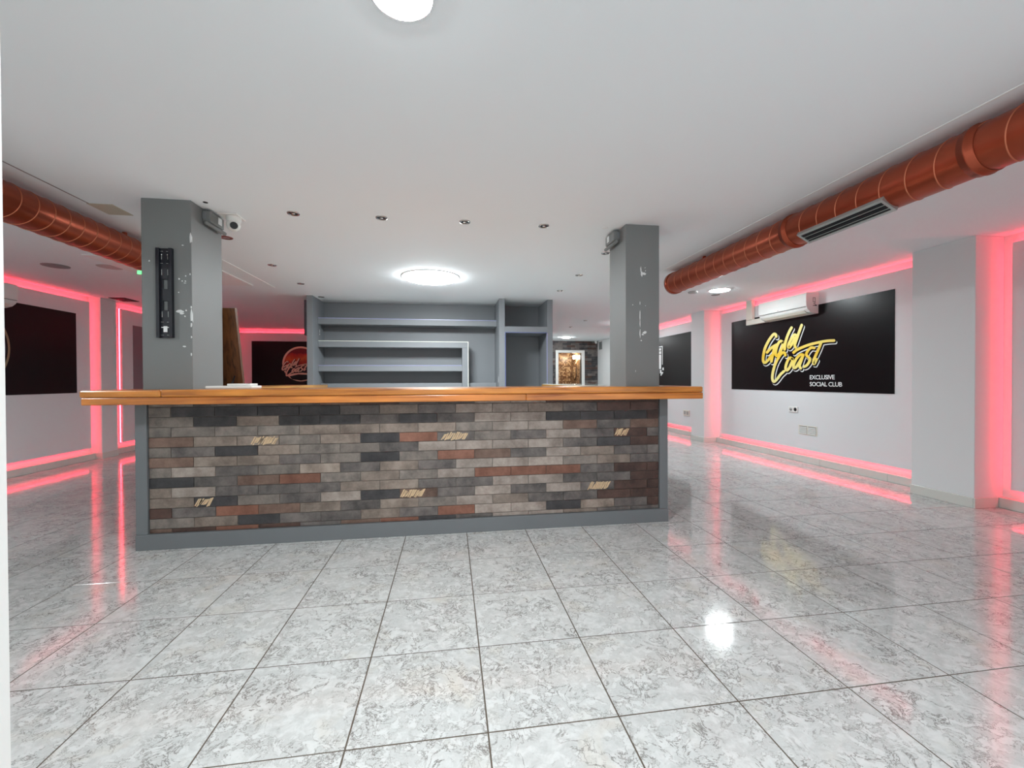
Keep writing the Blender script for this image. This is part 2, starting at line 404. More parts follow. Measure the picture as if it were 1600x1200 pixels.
panel_x(wall_right, XR, 4.85, 1.04, 3.02); panel_x(wall_right, XR, 4.85, 3.74, 7.02); panel_x(wall_right, XR, 4.85, 7.68, 10.8)
panel_x(wall_left, XL, -5.265, 3.6, 7.08); panel_x(wall_left, XL, -5.265, 7.70, 10.9)
B(-5.03, 1.6, YB - 0.06, YB, 0.175, 2.335).build('wall_panel', 'panel', wall_back)
c = YB - 0.03
B(-5.03, 1.6, c - 0.006, c + 0.006, 2.335, 2.339).build('led_strip', 'strip', wall_back)
B(-5.03, 1.6, c - 0.006, c + 0.006, 0.171, 0.175).build('led_strip', 'strip', wall_back)
B(-5.034, -5.03, c - 0.006, c + 0.006, 0.175, 2.335).build('led_strip', 'strip', wall_back)
# skirting tiles
SK = 0.09
def skirting(name, boxes, label):
    root = bpy.data.objects.new(name, None); COL.objects.link(root); put(root, (boxes[0][0], boxes[0][2], 0)); struct(root, label)
    for (x0, x1, y0, y1, ax) in boxes:
        n = max(1, round(((y1 - y0) if ax == 'y' else (x1 - x0)) / 0.45))
        for k in range(n):
            if ax == 'y':
                a = y0 + (y1 - y0) * k / n; b = y0 + (y1 - y0) * (k + 1) / n; B(x0, x1, a + 0.0006, b - 0.0006, 0.0005, SK, b=0.002).build('skirting_tile', 'skirt', root)
            else:
                a = x0 + (x1 - x0) * k / n; b = x0 + (x1 - x0) * (k + 1) / n; B(a + 0.0006, b - 0.0006, y0, y1, 0.0005, SK, b=0.002).build('skirting_tile', 'skirt', root)
skirting('baseboard_right', [(4.585, 4.60, 3.11, 3.63, 'y'), (4.585, 4.60, 7.15, 7.57, 'y'), (4.585, 4.84, 3.095, 3.11, 'x'), (4.585, 4.84, 7.135, 7.15, 'x'),
    (4.845, XR, 0.95, 3.11, 'y'), (4.845, XR, 3.63, 7.15, 'y'), (4.845, XR, 7.57, 10.9, 'y'), (4.585, 4.60, 10.9, 11.35, 'y'), (4.585, 4.84, 10.885, 10.9, 'x')],
    'pale tile skirting along the brightly lit wall')
skirting('baseboard_left', [(XL, -5.265, 3.5, 7.16, 'y'), (-5.18, -5.165, 7.16, 7.46, 'y'), (-5.265, -5.165, 7.145, 7.16, 'x'), (XL, -5.265, 7.46, 11.03, 'y')], 'pale tile skirting along the shaded wall')
skirting('baseboard_back', [(-5.26, 2.5, YB - 0.065, YB, 'x')], 'pale tile skirting along the rear wall')
# ---- far wall of dark bricks with a doorway
wall_far = struct(B(4.25, 4.80, YF, YF + 0.12, 0, CEIL).box(2.5, 3.47, YF, YF + 0.12, 0, CEIL).box(3.47, 4.25, YF, YF + 0.12, 2.04, CEIL).build('wall_far', 'mortar'), 'dark brick clad wall around a white doorway')
keys = 'dmdgmkdmgbmdk'
fb = MB(); rr = random.Random(3)
row = 0; z = 0.0
while z < CEIL - 0.01:
    z1 = min(z + 0.0695, CEIL - 0.002); x = 2.5 - (0.14 if row % 2 else 0)
    while x < 4.8:
        a, b = max(x, 2.5) + 0.002, min(x + 0.277, 4.799)
        segs = [(a, b)]
        if z < 2.125: segs = [(p, q) for p, q in ((a, min(b, 3.375)), (max(a, 4.355), b)) if q - p > 0.01]
        for p, q in segs: fb.box(p, q, YF - 0.012 - rr.random() * 0.004, YF, z + 0.002, z1, mi=rr.randrange(5))
        x += 0.2793
    z += 0.0715; row += 1
o = fb.build('brick_cladding', [BR['d'], BR['m'], BR['k'], BR['m'], BR['d']], wall_far); o['kind'] = 'stuff'
wall_side = struct(B(2.38, 2.5, YB + 0.15, YF, 0, CEIL).build('wall_passage', 'wall'), 'white side wall of the rear passage')
door = MB().box(3.38, 3.47, YF - 0.03, YF + 0.15, 0, 2.12).box(4.25, 4.35, YF - 0.03, YF + 0.15, 0, 2.12).box(3.47, 4.25, YF - 0.03, YF + 0.15, 2.04, 2.12)
struct(door.build('door_1', 'white'), 'white door frame in the far brick wall, opening to a mosaic washroom')
struct(B(2.6, 4.9, 14.6, 14.7, 0, CEIL).build('wall_washroom_back', 'mosaic'), 'brown and beige mosaic wall seen through the white doorway')
struct(B(4.27, 4.37, YF + 0.15, 14.6, 0, CEIL).build('wall_washroom_side', 'mosaic'), 'mosaic side wall carrying the washroom mirror')
struct(B(2.6, 2.7, YF + 0.15, 14.6, 0, CEIL).build('wall_washroom_inner', 'mosaic'), 'hidden mosaic side wall of the washroom')
# ---- front wall with the opening the photo is taken through
wf = struct(B(XL - 0.15, -0.556, Y0, 0.62, 0, CEIL).build('wall_front', 'white'), 'white wall end at the entrance opening')
B(2.6, XR + 0.15, Y0, 0.62, 0, CEIL).box(-0.556, 2.6, Y0, 0.62, 2.3, CEIL).build('lintel', 'white', wf)  # unseen right edge of the opening, placed to let in frontal fill light

# ---- columns
def column(x0, x1, y0, y1, chips, label):
    o = B(x0, x1, y0, y1, 0, CEIL, b=0.003).build('column', 'grey'); struct(o, label)
    rr = random.Random(int(x0 * 100))
    for (kind, a, z, w, h) in chips:
        n = 9; pts = []
        for k in range(n):
            t = 2 * math.pi * k / n; q = rr.uniform(0.55, 1.0); pts.append((a + math.cos(t) * w * q, z + math.sin(t) * h * q))
        m = MB()
        if kind == 'f': m.prism(pts, lambda p, q, t: (p, t, q), y0 - 0.0012, y0 + 0.001)
        else:
            xs = x1 if kind == 'r' else x0; sg = 1 if kind == 'r' else -1
            m.prism(pts, lambda p, q, t: (t, p, q), xs + sg * 0.0012, xs - sg * 0.001)
        m.build('paint_chip', 'chip', o)
    return o
cl = [('f', -1.79, 2.152, 0.008, 0.05), ('f', -1.79, 1.615, 0.009, 0.06), ('f', -1.79, 1.55, 0.006, 0.02), ('f', -1.79, 1.675, 0.007, 0.01), ('f', -1.86, 1.645, 0.03, 0.012),
      ('f', -1.85, 1.63, 0.02, 0.008), ('f', -1.822, 1.652, 0.007, 0.007), ('f', -1.83, 1.61, 0.006, 0.006), ('f', -2.05, 1.988, 0.007, 0.007), ('f', -1.865, 1.87, 0.008, 0.007), ('f', -1.845, 1.855, 0.007, 0.005),
      ('f', -1.825, 1.855, 0.006, 0.005), ('f', -1.828, 1.842, 0.01, 0.003), ('f', -1.823, 1.892, 0.006, 0.006), ('f', -1.795, 1.905, 0.005, 0.008), ('f', -1.868, 1.776, 0.005, 0.005), ('f', -1.84, 2.105, 0.008, 0.005),
      ('f', -1.835, 1.40, 0.016, 0.006), ('f', -1.792, 1.345, 0.006, 0.014), ('f', -1.79, 1.465, 0.005, 0.01), ('r', 3.256, 1.6, 0.004, 0.05), ('r', 3.256, 2.15, 0.004, 0.035)]
colL = column(-2.10, -1.785, 3.25, 3.65, cl, 'grey painted square column with chipped paint and a black bracket')
cr_ = [('f', 1.545, 2.055, 0.006, 0.03), ('f', 1.553, 2.02, 0.01, 0.03), ('f', 1.57, 2.022, 0.016, 0.014), ('f', 1.585, 2.045, 0.004, 0.006), ('f', 1.585, 2.02, 0.005, 0.01), ('f', 1.582, 2.07, 0.006, 0.004),
       ('f', 1.537, 1.78, 0.003, 0.02), ('f', 1.537, 1.68, 0.005, 0.045), ('f', 1.537, 1.62, 0.004, 0.04), ('f', 1.537, 1.535, 0.005, 0.045), ('f', 1.575, 1.54, 0.024, 0.014), ('f', 1.56, 1.525, 0.014, 0.008), ('f', 1.547, 1.475, 0.008, 0.006),
       ('f', 1.475, 1.765, 0.005, 0.004), ('f', 1.498, 1.225, 0.002, 0.012), ('f', 1.585, 1.76, 0.003, 0.004)]
colR = column(1.415, 1.705, 3.27, 3.62, cr_, 'grey painted square column with white chips, rising from the bar top end')

# ================================================================== BAR
BX0, BX1, BY = -2.13, 1.75, 3.22
bar = thing('bar_counter', (-0.2, BY, 0), 'long bar front clad in mixed grey and brown bricks with grey frame', 'bar')
B(BX0, BX1, BY - 0.012, 3.25, 0.0, 0.105, b=0.002).build('plinth', 'bargrey', bar)
B(BX0, -2.058, BY - 0.004, 3.25, 0.105, 1.003, b=0.002).build('corner_post', 'bargrey', bar)
B(1.680, BX1, BY - 0.004, 3.25, 0.105, 1.003, b=0.002).build('corner_post', 'bargrey', bar)
B(-2.058, 1.680, 3.2375, 3.25, 0.105, 1.003).build('backing_board', 'mortar', bar)
ROWS = ['gddddmtmlltmkk', 'gdtddmdmlldddk', 'ggggttttgllbmb', 'bttgtdrmgmlmkm', 'gmdtggmllllmdk', 'bttmgdgrbmltmm', 'glmgtmtmlllgtm',
        'dmbrgtglrrrmkk', 'tlmmmttmmllmmk', 'tdgmldbmlmlmkk', 'kmrbtmtgllmmkk'.replace('llm', 'ltm'), 'gtdmmtmrlldtmk', 'bkrkmbrdmlltmm']
STRAW = {(3, 2): (-0.05, 0.115), (3, 7): (-0.115, 0.06), (3, 12): (-0.14, -0.045), (9, 1): (-0.139, -0.04), (9, 6): (-0.139, 0.02), (9, 11): (-0.085, 0.08)}
PIT, RH, ZT = 0.2793, 0.0703, 0.979
bcache = {}
def brick_obj(x0, x1, z0, z1, code, strw=None):
    w, h = round(x1 - x0, 4), round(z1 - z0, 4); key = (w, h, code)
    if key not in bcache:
        bcache[key] = B(-w / 2, w / 2, -0.008, 0.004, -h / 2, h / 2, b=0.0018).mesh('brick', BR[code])
    o = bpy.data.objects.new('brick', bcache[key]); COL.objects.link(o)
    cx, cy, cz = (x0 + x1) / 2, 3.238 + random.uniform(-0.002, 0.002), (z0 + z1) / 2
    put(o, (cx, cy, cz), bar)
    if strw:
        rr = random.Random(int(cx * 100)); m = MB(); a = cx + strw[0]
        while a < cx + strw[1]:
            l = rr.uniform(0.6, 1.0) * (z1 - z0) * 0.9; zc = cz + rr.uniform(-0.1, 0.1) * (z1 - z0); wd = rr.uniform(0.006, 0.012); sl = 0.028
            zc0 = max(zc - l / 2, z0 + 0.001); zc1 = min(zc + l / 2, z1 - 0.001)
            m.prism([(a, zc0), (a + wd, zc0), (a + wd + sl, zc1), (a + sl, zc1)], lambda p, q, t: (min(max(p, x0), x1), t, q), cy - 0.0092, cy - 0.0075)
            a += wd + rr.uniform(0.001, 0.004)
        m.build('straw_marks', 'straw', o, label='tan straw-like scratch marks')
G = 0.0017
for r in range(-1, 13):
    zt = ZT - RH * r; zb = zt - RH
    zt, zb = min(zt, 1.002), max(zb, 0.106)
    odd = (r % 2 == 0)
    j = [-1.9165 + PIT * k for k in range(13)] if odd else [-1.7745 + PIT * k for k in range(13)]
    ed = [-2.0565] + j + [1.6785]
    codes = ROWS[r] if r >= 0 else 'gmmmbkmmllkkkk'
    for k in range(14):
        dz = random.uniform(-0.0012, 0.0012) if 0 <= r < 12 else 0
        brick_obj(ed[k] + G, ed[k + 1] - G, round(zb + G, 4) + 0, round(zt - G, 4), codes[k], STRAW.get((r, k)) if r >= 0 else None)

# worktop: two oak boards with a notch for each column
top = thing('bar_worktop', (-0.2, 3.3, 1.004), 'varnished oak bar top of two stacked boards above the brick front', 'worktop')
def slab(z0, z1, y0, xl, xr, name, mat, cuts, b):
    root = None; xs = [xl] + cuts + [xr]
    for k in range(len(xs) - 1):
        a, c = xs[k] + (0.0004 if k else 0), xs[k + 1] - (0.0004 if k < len(xs) - 2 else 0)
        B(a, c, y0, 3.248, z0, z1, b=b).build(name, mat, top)
    m = MB().box(-1.783, 1.413, 3.2485, 3.62, z0, z1).box(xl, -2.102, 3.2485, 3.66, z0, z1).box(1.707, xr, 3.2485, 3.62, z0, z1)
    m.build('inner_board', mat, top)
slab(1.0545, 1.101, 3.035, -2.325, 1.945, 'upper_board', 'wood', [-1.86], 0.010)
slab(1.0045, 1.0535, 3.045, -2.322, 1.952, 'lower_board', 'wood_low', [0.55], 0.006)
ret = thing('bar_worktop', (-2.05, 5.2, 0), 'oak worktop return running back from the bracket column toward the shelf unit', 'worktop')
B(-2.33, -1.76, 3.66, 6.45, 1.004, 1.101, b=0.006).build('board', 'woody', ret)
B(BX0, -2.08, 3.66, 6.4, 0.0, 1.0038).build('side_panel', 'bargrey', ret)
ret2 = thing('bar_worktop', (1.6, 4.8, 0), 'oak worktop return with pale glossy top behind the second column', 'worktop')
B(1.29, 1.93, 3.622, 5.9, 1.004, 1.094, b=0.004).build('board', 'woody', ret2)
B(1.70, BX1, 3.63, 5.8, 0.0, 1.0038).build('side_panel', 'bargrey', ret2)
B(1.31, 1.93, 3.63, 5.89, 1.0942, 1.102).build('glossy_top', paint('pale_glossy_top', (196, 204, 196), 0.08, 0.02), ret2)

# raised counter flap leaning against the column
fl = thing('counter_flap', (-2.0, 3.8, 1.102), 'dark brown wooden counter flap raised upright behind the bracket column', 'flap')
def leanp(a, b, t):  # a = x, b = height along board, t = thickness
    ang = math.atan2(0.13, 0.64); return (a, 3.835 - b * math.sin(ang) + t * math.cos(ang), 1.1035 + b * math.cos(ang) + t * math.sin(ang))
MB().prism([(-2.30, 0.0), (-1.725, 0.0), (-1.725, 0.655), (-2.30, 0.655)], leanp, 0.0, 0.035).build('board', 'flap', fl)
MB().prism([(-1.7245, 0.0), (-1.7205, 0.0), (-1.7205, 0.655), (-1.7245, 0.655)], leanp, 0.0, 0.035).build('edge_trim', 'flap', fl)
MB().tube([(-1.795, 3.76, 1.106), (-1.775, 3.78, 1.15), (-1.77, 3.80, 1.20)], 0.006).build('stay_arm', 'blackmetal', fl)
# white tray on the bar top
tr = thing('tablet_stand', (-1.6, 3.42, 1.1012), 'flat white plastic tray with a smaller white slab on the oak bar top', 'tray')
B(-1.735, -1.425, 3.30, 3.47, 1.1015, 1.122, b=0.006).build('tray', 'white', tr)
B(-1.60, -1.445, 3.32, 3.45, 1.1222, 1.138, b=0.004).build('slab', 'white', tr)

# ================================================================== BACK SHELF UNIT
sh = thing('shelf_unit', (-0.24, 6.85, 0), 'tall grey built-in shelf unit with open shelves behind the bar', 'shelf unit')
F0, F1, FB = 6.50, 6.84, 7.17
SB = lambda x0, x1, y0, y1, z0, z1, nm='shelf', mat='shelf': B(x0, x1, y0, y1, z0, z1, b=0.002).build(nm, mat, sh)
SB(-2.09, -2.005, 6.6, FB, 0, CEIL - 0.001, 'side_panel'); SB(0.752, 0.842, F0, FB, 0, CEIL - 0.001, 'divider'); SB(1.515, 1.60, F0, FB, 0, CEIL - 0.001, 'side_panel')
SB(-2.09, 1.60, FB, FB + 0.04, 0, CEIL - 0.001, 'back_panel')
SB(-2.004, 0.751, F1, FB - 0.001, 2.030, 2.118); SB(-2.004, 0.281, F1, FB - 0.001, 1.678, 1.768); SB(-2.004, 0.189, F1, FB - 0.001, 1.303, 1.390)
SB(0.190, 0.281, F1, FB - 0.001, 0, 1.677, 'divider')
SB(-2.004, 0.189, F1 + 0.1, FB - 0.001, 1.02, 1.115); SB(0.282, 0.751, F1 + 0.1, FB - 0.001, 1.02, 1.115)
SB(0.843, 1.514, F0, FB - 0.001, 1.903, 1.992)
def trim(x0, x1, y0, y1, z0, z1, mat): B(x0, x1, y0, y1, z0, z1).build('edge_trim', mat, sh)
trim(-2.0, 0.75, F1 - 0.004, F1 + 0.006, 2.1182, 2.127, 'lilac'); trim(-2.0, 0.293, F1 - 0.004, F1 + 0.006, 1.7682, 1.777, 'paletrim')
trim(0.2812, 0.292, F1 - 0.004, F1 + 0.006, 0.9, 1.768, 'paletrim'); trim(-2.0, 0.188, F1 - 0.004, F1 + 0.006, 1.3902, 1.398, 'lilac')
trim(0.843, 1.514, F0 - 0.004, F0 + 0.008, 1.893, 1.9028, 'bluetrim'); trim(1.505, 1.5148, F0 - 0.004, F0 + 0.008, 0.9, 1.893, 'lilac'); trim(0.8422, 0.851, F0 - 0.004, F0 + 0.008, 0.9, 1.893, 'bluetrim')
for (x, y, z, w, h) in ((-2.0045, 6.93, 1.93, 0.012, 0.03), (-2.0045, 6.93, 1.88, 0.014, 0.012)):
    MB().prism([(y + math.cos(t * 0.9) * w, z + math.sin(t * 0.9) * h) for t in range(7)], lambda p, q, t: (t, p, q), x, x + 0.0015).build('paint_chip', 'chip', sh)
MB().prism([(6.6, 1.12), (6.63, 1.12), (6.635, 1.17), (6.62, 1.22), (6.605, 1.2), (6.598, 1.16)], lambda p, q, t: (t, p, q), 0.7505, 0.752).build('paint_chip', 'chip', sh)
tag(B(-2.215, -2.092, 6.88, 7.16, 1.86, 2.40, b=0.004).build('wall_box', paint('slate_box', (92, 92, 102), 0.5)), 'dark slate flat box fixed to the outer side of the shelf unit', 'box')
SB(-2.165, -2.091, 6.9, FB + 0.04, 0, 1.858, 'outer_panel')

# ================================================================== DUCTS
def duct(x, z, r, y0, y1, label, pitch, bands, grille=None):
    root = thing('air_duct', (x, (y0 + y1) / 2, z - r), label, 'duct')
    n = 56; m = MB(); rows = 40; vs = []; fs = []
    for i in range(rows + 1):
        y = y0 + (y1 - y0) * i / rows
        for k in range(n):
            a = 2 * math.pi * k / n; vs.append((x + r * math.cos(a), y, z + r * math.sin(a)))
    for i in range(rows):
        for k in range(n): fs.append((i * n + k, (i + 1) * n + k, (i + 1) * n + (k + 1) % n, i * n + (k + 1) % n))
    m.add(vs, fs, 0, True).build('spiral_tube', 'copper', root)
    m = MB(); vs = []; fs = []; q = 48; tot = int((y1 - y0 - 0.03) / pitch * q)
    for i in range(tot + 1):
        a = 2 * math.pi * i / q; y = y0 + 0.01 + pitch * i / q
        for dy, dr in ((-0.0032, -0.001), (-0.0016, 0.0036), (0.0016, 0.0036), (0.0032, -0.001)): vs.append((x + (r + dr) * math.cos(a), y + dy, z + (r + dr) * math.sin(a)))
    for i in range(tot):
        for k in range(3): fs.append((i * 4 + k, i * 4 + k + 1, i * 4 + k + 5, i * 4 + k + 4))
    m.add(vs, fs, 0, True).build('spiral_seam', 'copperline', root)
    for yb in bands:
        MB().lathe([(r + 0.001, -0.035), (r + 0.006, -0.033), (r + 0.006, -0.006), (r + 0.011, -0.004), (r + 0.011, 0.004), (r + 0.006, 0.006), (r + 0.006, 0.033), (r + 0.001, 0.035)], (x, yb, z), 56, 'Y').build('coupling_band', 'copper', root)
    MB().lathe([(0.001, 0.002), (r - 0.004, 0.002), (r + 0.007, 0.0), (r + 0.007, -0.05), (r + 0.001, -0.052)], (x, y1, z), 56, 'Y').build('end_cap', 'copper', root)
    for yh in (y0 + 0.5, y1 - 0.6):
        B(x - 0.012, x + 0.012, yh - 0.012, yh + 0.012, z + r - 0.002, CEIL).build('hanger', 'copper', root)
    if grille:
        a0, ya, yb = grille; ca, sa = math.cos(a0), math.sin(a0)
        # frame of reference on the tube's flank: t along circumference, h outwards, y along
        def fp(t, y, h): return (x + ca * (r + h) - sa * t, y, z + sa * (r + h) + ca * t)
        fr = MB()
        def gb(mb, t0, t1, y0_, y1_, h0, h1):
            v = [fp(t, y, h) for h in (h0, h1) for y in (y0_, y1_) for t in (t0, t1)]
            mb.add(v, [(0, 2, 3, 1), (4, 5, 7, 6), (0, 1, 5, 4), (2, 6, 7, 3), (0, 4, 6, 2), (1, 3, 7, 5)])
        W = 0.058; fw = 0.018
        gb(fr, -W, W, ya, ya + fw, -0.03, 0.009); gb(fr, -W, W, yb - fw, yb, -0.03, 0.009); gb(fr, -W, -W + fw, ya + fw, yb - fw, -0.03, 0.009); gb(fr, W - fw, W, ya + fw, yb - fw, -0.03, 0.009)
        g = fr.build('air_grille', 'alu', root)
        bk = MB(); gb(bk, -W + fw, W - fw, ya + fw, yb - fw, 0.0, 0.0048); bk.build('grille_back', 'dark', g)
        for k in range(4):
            t = -W + fw + 0.009 + k * 0.0175; s_ = MB(); gb(s_, t, t + 0.004, ya + fw, yb - fw, 0.0048, 0.0085); s_.build('slat', MAT['alu'] if k % 2 else MAT['blackmetal'], g)
    return root
duct(2.59, 2.275, 0.117, 0.63, 4.62, 'copper-red spiral air duct with aluminium grille on the brightly lit side', 0.142, [1.72, 2.86], (math.radians(-118), 2.12, 2.73))
duct(-2.72, 2.272, 0.119, 0.63, 4.62, 'copper-red spiral air duct on the dim side, running behind the bracket column', 0.113, [1.9])

# ================================================================== MURALS, LETTERING
STROKES = [
 [(398,330),(392,300),(365,296),(325,340),(280,410),(238,500),(215,600),(212,680),(235,708),(285,668),(335,600)],
 [(268,560),(325,498),(405,448)], [(378,470),(352,585),(330,690)],
 [(492,415),(465,395),(430,430),(398,520),(392,590),(415,608),(455,555),(490,470),(495,420)],
 [(622,202),(585,270),(550,360),(527,450),(522,515)],
 [(692,318),(662,305),(615,370),(578,450),(582,490),(620,450),(672,350)], [(768,165),(728,275),(692,380),(668,455),(682,488)],
 [(532,600),(520,562),(480,572),(430,640),(384,735),(352,850),(345,940),(368,982),(415,942),(465,875),(512,832)],
 [(628,655),(595,638),(555,705),(536,785),(556,818),(598,770),(630,695),(634,650)],
 [(792,598),(750,592),(700,640),(660,715),(652,778),(688,772),(735,700),(790,605)], [(790,600),(758,690),(738,755),(755,788)],
 [(950,495),(905,492),(858,535),(835,590),(860,622),(888,655),(872,705),(838,748),(802,765)],
 [(1052,410),(1018,500),(970,605),(938,690),(948,728),(985,660)],
 [(652,562),(705,520),(850,458),(1000,418),(1130,394),(1236,388)]]
def smooth_path(p):
    out = []
    for i in range(len(p) - 1):
        p0, p1, p2, p3 = p[max(i - 1, 0)], p[i], p[i + 1], p[min(i + 2, len(p) - 1)]
        for k in range(4):
            t = k / 4
            out.append(tuple(0.5 * (2 * b + (c - a) * t + (2 * a - 5 * b + 4 * c - d) * t * t + (3 * b - a - 3 * c + d) * t ** 3) for a, b, c, d in zip(p0, p1, p2, p3)))
    out.append(p[-1]); return out
def strokes_mesh(width, off, fn, depth, lift=0.0):
    """flat brush strokes with round ends; fn(px, py, t) places a drawing point on the wall"""
    m = MB()
    for si, s in enumerate(STROKES):
        t0 = lift + si * 0.00012
        P = [Vector((a + off[0], b + off[1])) for a, b in smooth_path(s)]; n = len(P); Lp = []; Rp = []
        for i in range(n):
            d = (P[min(i + 1, n - 1)] - P[max(i - 1, 0)]).normalized(); q = Vector((-d.y, d.x)) * width / 2
            Lp.append(P[i] + q); Rp.append(P[i] - q)
        vs = [fn(p.x, p.y, t0 + depth) for p in Lp] + [fn(p.x, p.y, t0 + depth) for p in Rp]
        m.add(vs, [(i, i + 1, n + i + 1, n + i) for i in range(n - 1)])
        for c in (P[0], P[-1]):
            ring = [fn(c.x + math.cos(2 * math.pi * k / 14) * width / 2, c.y + math.sin(2 * math.pi * k / 14) * width / 2, t0 + depth + 0.00005) for k in range(14)]
            m.add(ring, [tuple(range(14))])
    return m
XM = 4.843
mural = thing('wall_mural', (XM, 5.36, 0.985), 'wide black mural with golden brush-script lettering under the white air conditioner', 'mural')
B(XM, 4.8498, 4.0, 6.72, 0.985, 2.142).build('vinyl_sheet', 'black', mural)
def onm(x, y, t): p = on_x(1170 + x / 9.231, 490 + y / 9.231, XM); return (XM - t, p.y, p.z)
strokes_mesh(55, (16, 28), onm, 0.0006).build('lettering_outline', 'whiteprint', mural, False, 'thin white shadow outline of the lettering')
strokes_mesh(49, (10, 17), onm, 0.003).build('lettering_shadow', 'black', mural, False, 'black drop shadow of the lettering')
strokes_mesh(39, (0, 0), onm, 0.0054).build('gold_lettering', 'gold', mural, False, 'golden brush-script words Gold Coast')
def text_mesh(body, fn, name, mat, parent, label):
    cu = bpy.data.curves.new(name, 'FONT'); cu.body = body; cu.size = 1; cu.extrude = 0; cu.offset = 0.012; cu.space_character = 0.92; cu.resolution_u = 3
    o = bpy.data.objects.new(name, cu); COL.objects.link(o)
    dg = bpy.context.evaluated_depsgraph_get(); me = bpy.data.meshes.new_from_object(o.evaluated_get(dg))
    bpy.data.objects.remove(o)
    xs = [v.co.x for v in me.vertices]; ys = [v.co.y for v in me.vertices]; x0, x1, y0, y1 = min(xs), max(xs), min(ys), max(ys)
    m = MB(); m.add([fn((v.co.x - x0) / (x1 - x0), (v.co.y - y0) / (y1 - y0)) for v in me.vertices], [tuple(p.vertices) for p in me.polygons])
    return m.build(name, mat, parent, False, label)
text_mesh('EXCLUSIVE', lambda a, b: (XM - 0.0012, 5.104 - a * 0.377, 1.1475 + b * 0.058), 'caption', 'whiteprint', mural, 'white capitals EXCLUSIVE')
text_mesh('SOCIAL CLUB', lambda a, b: (XM - 0.0012, 5.104 - a * 0.482, 1.056 + b * 0.058), 'caption', 'whiteprint', mural, 'white capitals SOCIAL CLUB')
# second mural further along the same wall, white glyphs mostly behind the column
mu2 = thing('wall_mural', (XM, 9.1, 1.0), 'black mural with white line emblem beyond the air-conditioned panel, cut off by the column', 'mural')
B(XM, 4.8498, 7.9, 10.4, 1.0, 2.13).build('vinyl_sheet', 'black', mu2)
m = MB()
def wb(y0, y1, z0, z1): m.box(XM - 0.0012, XM, y0, y1, z0, z1)
wb(9.13, 9.155, 1.5, 1.93); wb(9.155, 9.6, 1.905, 1.93); wb(9.2, 9.5, 1.83, 1.885); wb(9.2, 9.5, 1.75, 1.815); wb(9.2, 9.5, 1.40, 1.735); wb(9.11, 9.2, 1.30, 1.33)
m.build('line_emblem', 'whiteprint', mu2)
m = MB()
for (cy, cz, r) in ((9.11, 1.40, 0.045), (9.16, 1.30, 0.04), (9.22, 1.34, 0.06), (9.2, 1.27, 0.035)):
    m.prism([(cy + math.cos(k * 0.785) * r * (1 if k % 2 else 0.6), cz + math.sin(k * 0.785) * r * (1 if k % 2 else 0.6)) for k in range(8)], lambda p, q, t: (t, p, q), XM - 0.0026, XM - 0.0012)
m.build('star_marks', 'whiteprint', mu2)
# mural on the dim wall
XLM = -5.258
mu3 = thing('wall_mural', (XLM, 5.4, 1.0), 'black mural with tan ring emblem on the dim wall, partly behind the entrance wall end', 'mural')
B(-5.2648, XLM, 4.0, 6.84, 1.0, 2.13).build('vinyl_sheet', 'black', mu3)
def ringpoly(mb, r0, r1, cy, cz, x0, n=64):
    vs = [(x0, cy + math.cos(2 * math.pi * k / n) * r, cz + math.sin(2 * math.pi * k / n) * r) for r in (r0, r1) for k in range(n)]
    mb.add(vs, [(k, (k + 1) % n, n + (k + 1) % n, n + k) for k in range(n)])
m = MB(); ringpoly(m, 0.485, 0.512, 5.413, 1.563, XLM + 0.0012); m.build('ring_emblem', 'ringtan', mu3, False)
m = MB(); ringpoly(m, 0.002, 0.462, 5.413, 1.563, XLM + 0.0012); m.build('emblem_disc', 'discgrey', mu3, False)
mu4 = tag(B(-5.2648, -5.26, 7.93, 10.3, 1.0, 2.10).build('wall_mural', 'greyvinyl'), 'plain mauve-grey sheet on the dim panel beyond the pilaster', 'mural')
# mural on the rear wall with round emblem
YM = 11.033
mu5 = thing('wall_mural', (-3.6, YM, 1.0), 'black mural with round sunset emblem on the rear wall beside the shelf unit', 'mural')
B(-4.755, -2.5, YM, 11.0398, 1.0, 2.128).build('vinyl_sheet', 'black', mu5)
ec, ez, er = -3.635, 1.577, 0.43
def diskY(mb, r0, r1, y, n=56, sq=1.0, cx=ec, cz=ez):
    vs = [(cx + math.cos(2 * math.pi * k / n) * r, y, cz + math.sin(2 * math.pi * k / n) * r * sq) for r in (r0, r1) for k in range(n)]
    mb.add(vs, [(k, (k + 1) % n, n + (k + 1) % n, n + k) for k in range(n)]); return mb
diskY(MB(), 0.001, er - 0.03, YM - 0.001).build('sunset_disc', 'sunset', mu5, False, 'red and orange sunset print')
diskY(MB(), er - 0.045, er, YM - 0.0014).build('emblem_ring', 'cream', mu5, False)
def oned(x, y, t):
    p = on_y(430 + (165 + (x - 205) * 0.698) / 15, 525 + (530 + (y - 160) * 0.494) / 15, YM); return (p.x, YM - t, p.z)
strokes_mesh(78, (6, 10), oned, 0.003).build('lettering_shadow', 'black', mu5, False)
strokes_mesh(46, (0, 0), oned, 0.0056).build('cream_lettering', 'cream', mu5, False, 'cream brush-script words Gold Coast')
m = MB(); m.prism([(-3.95, 1.30), (-3.8, 1.345), (-3.6, 1.36), (-3.4, 1.34), (-3.3, 1.31), (-3.32, 1.28), (-3.5, 1.31), (-3.7, 1.32), (-3.92, 1.265)], lambda p, q, t: (p, t, q), YM - 0.006, YM - 0.002)
m.build('banner_stroke', 'cream', mu5)
m = MB(); m.prism([(-3.9, 1.27), (-3.7, 1.31), (-3.4, 1.30), (-3.33, 1.26), (-3.42, 1.20), (-3.64, 1.17), (-3.84, 1.2)], lambda p, q, t: (p, t, q), YM - 0.0028, YM - 0.002)
m.build('dark_field', 'black', mu5)

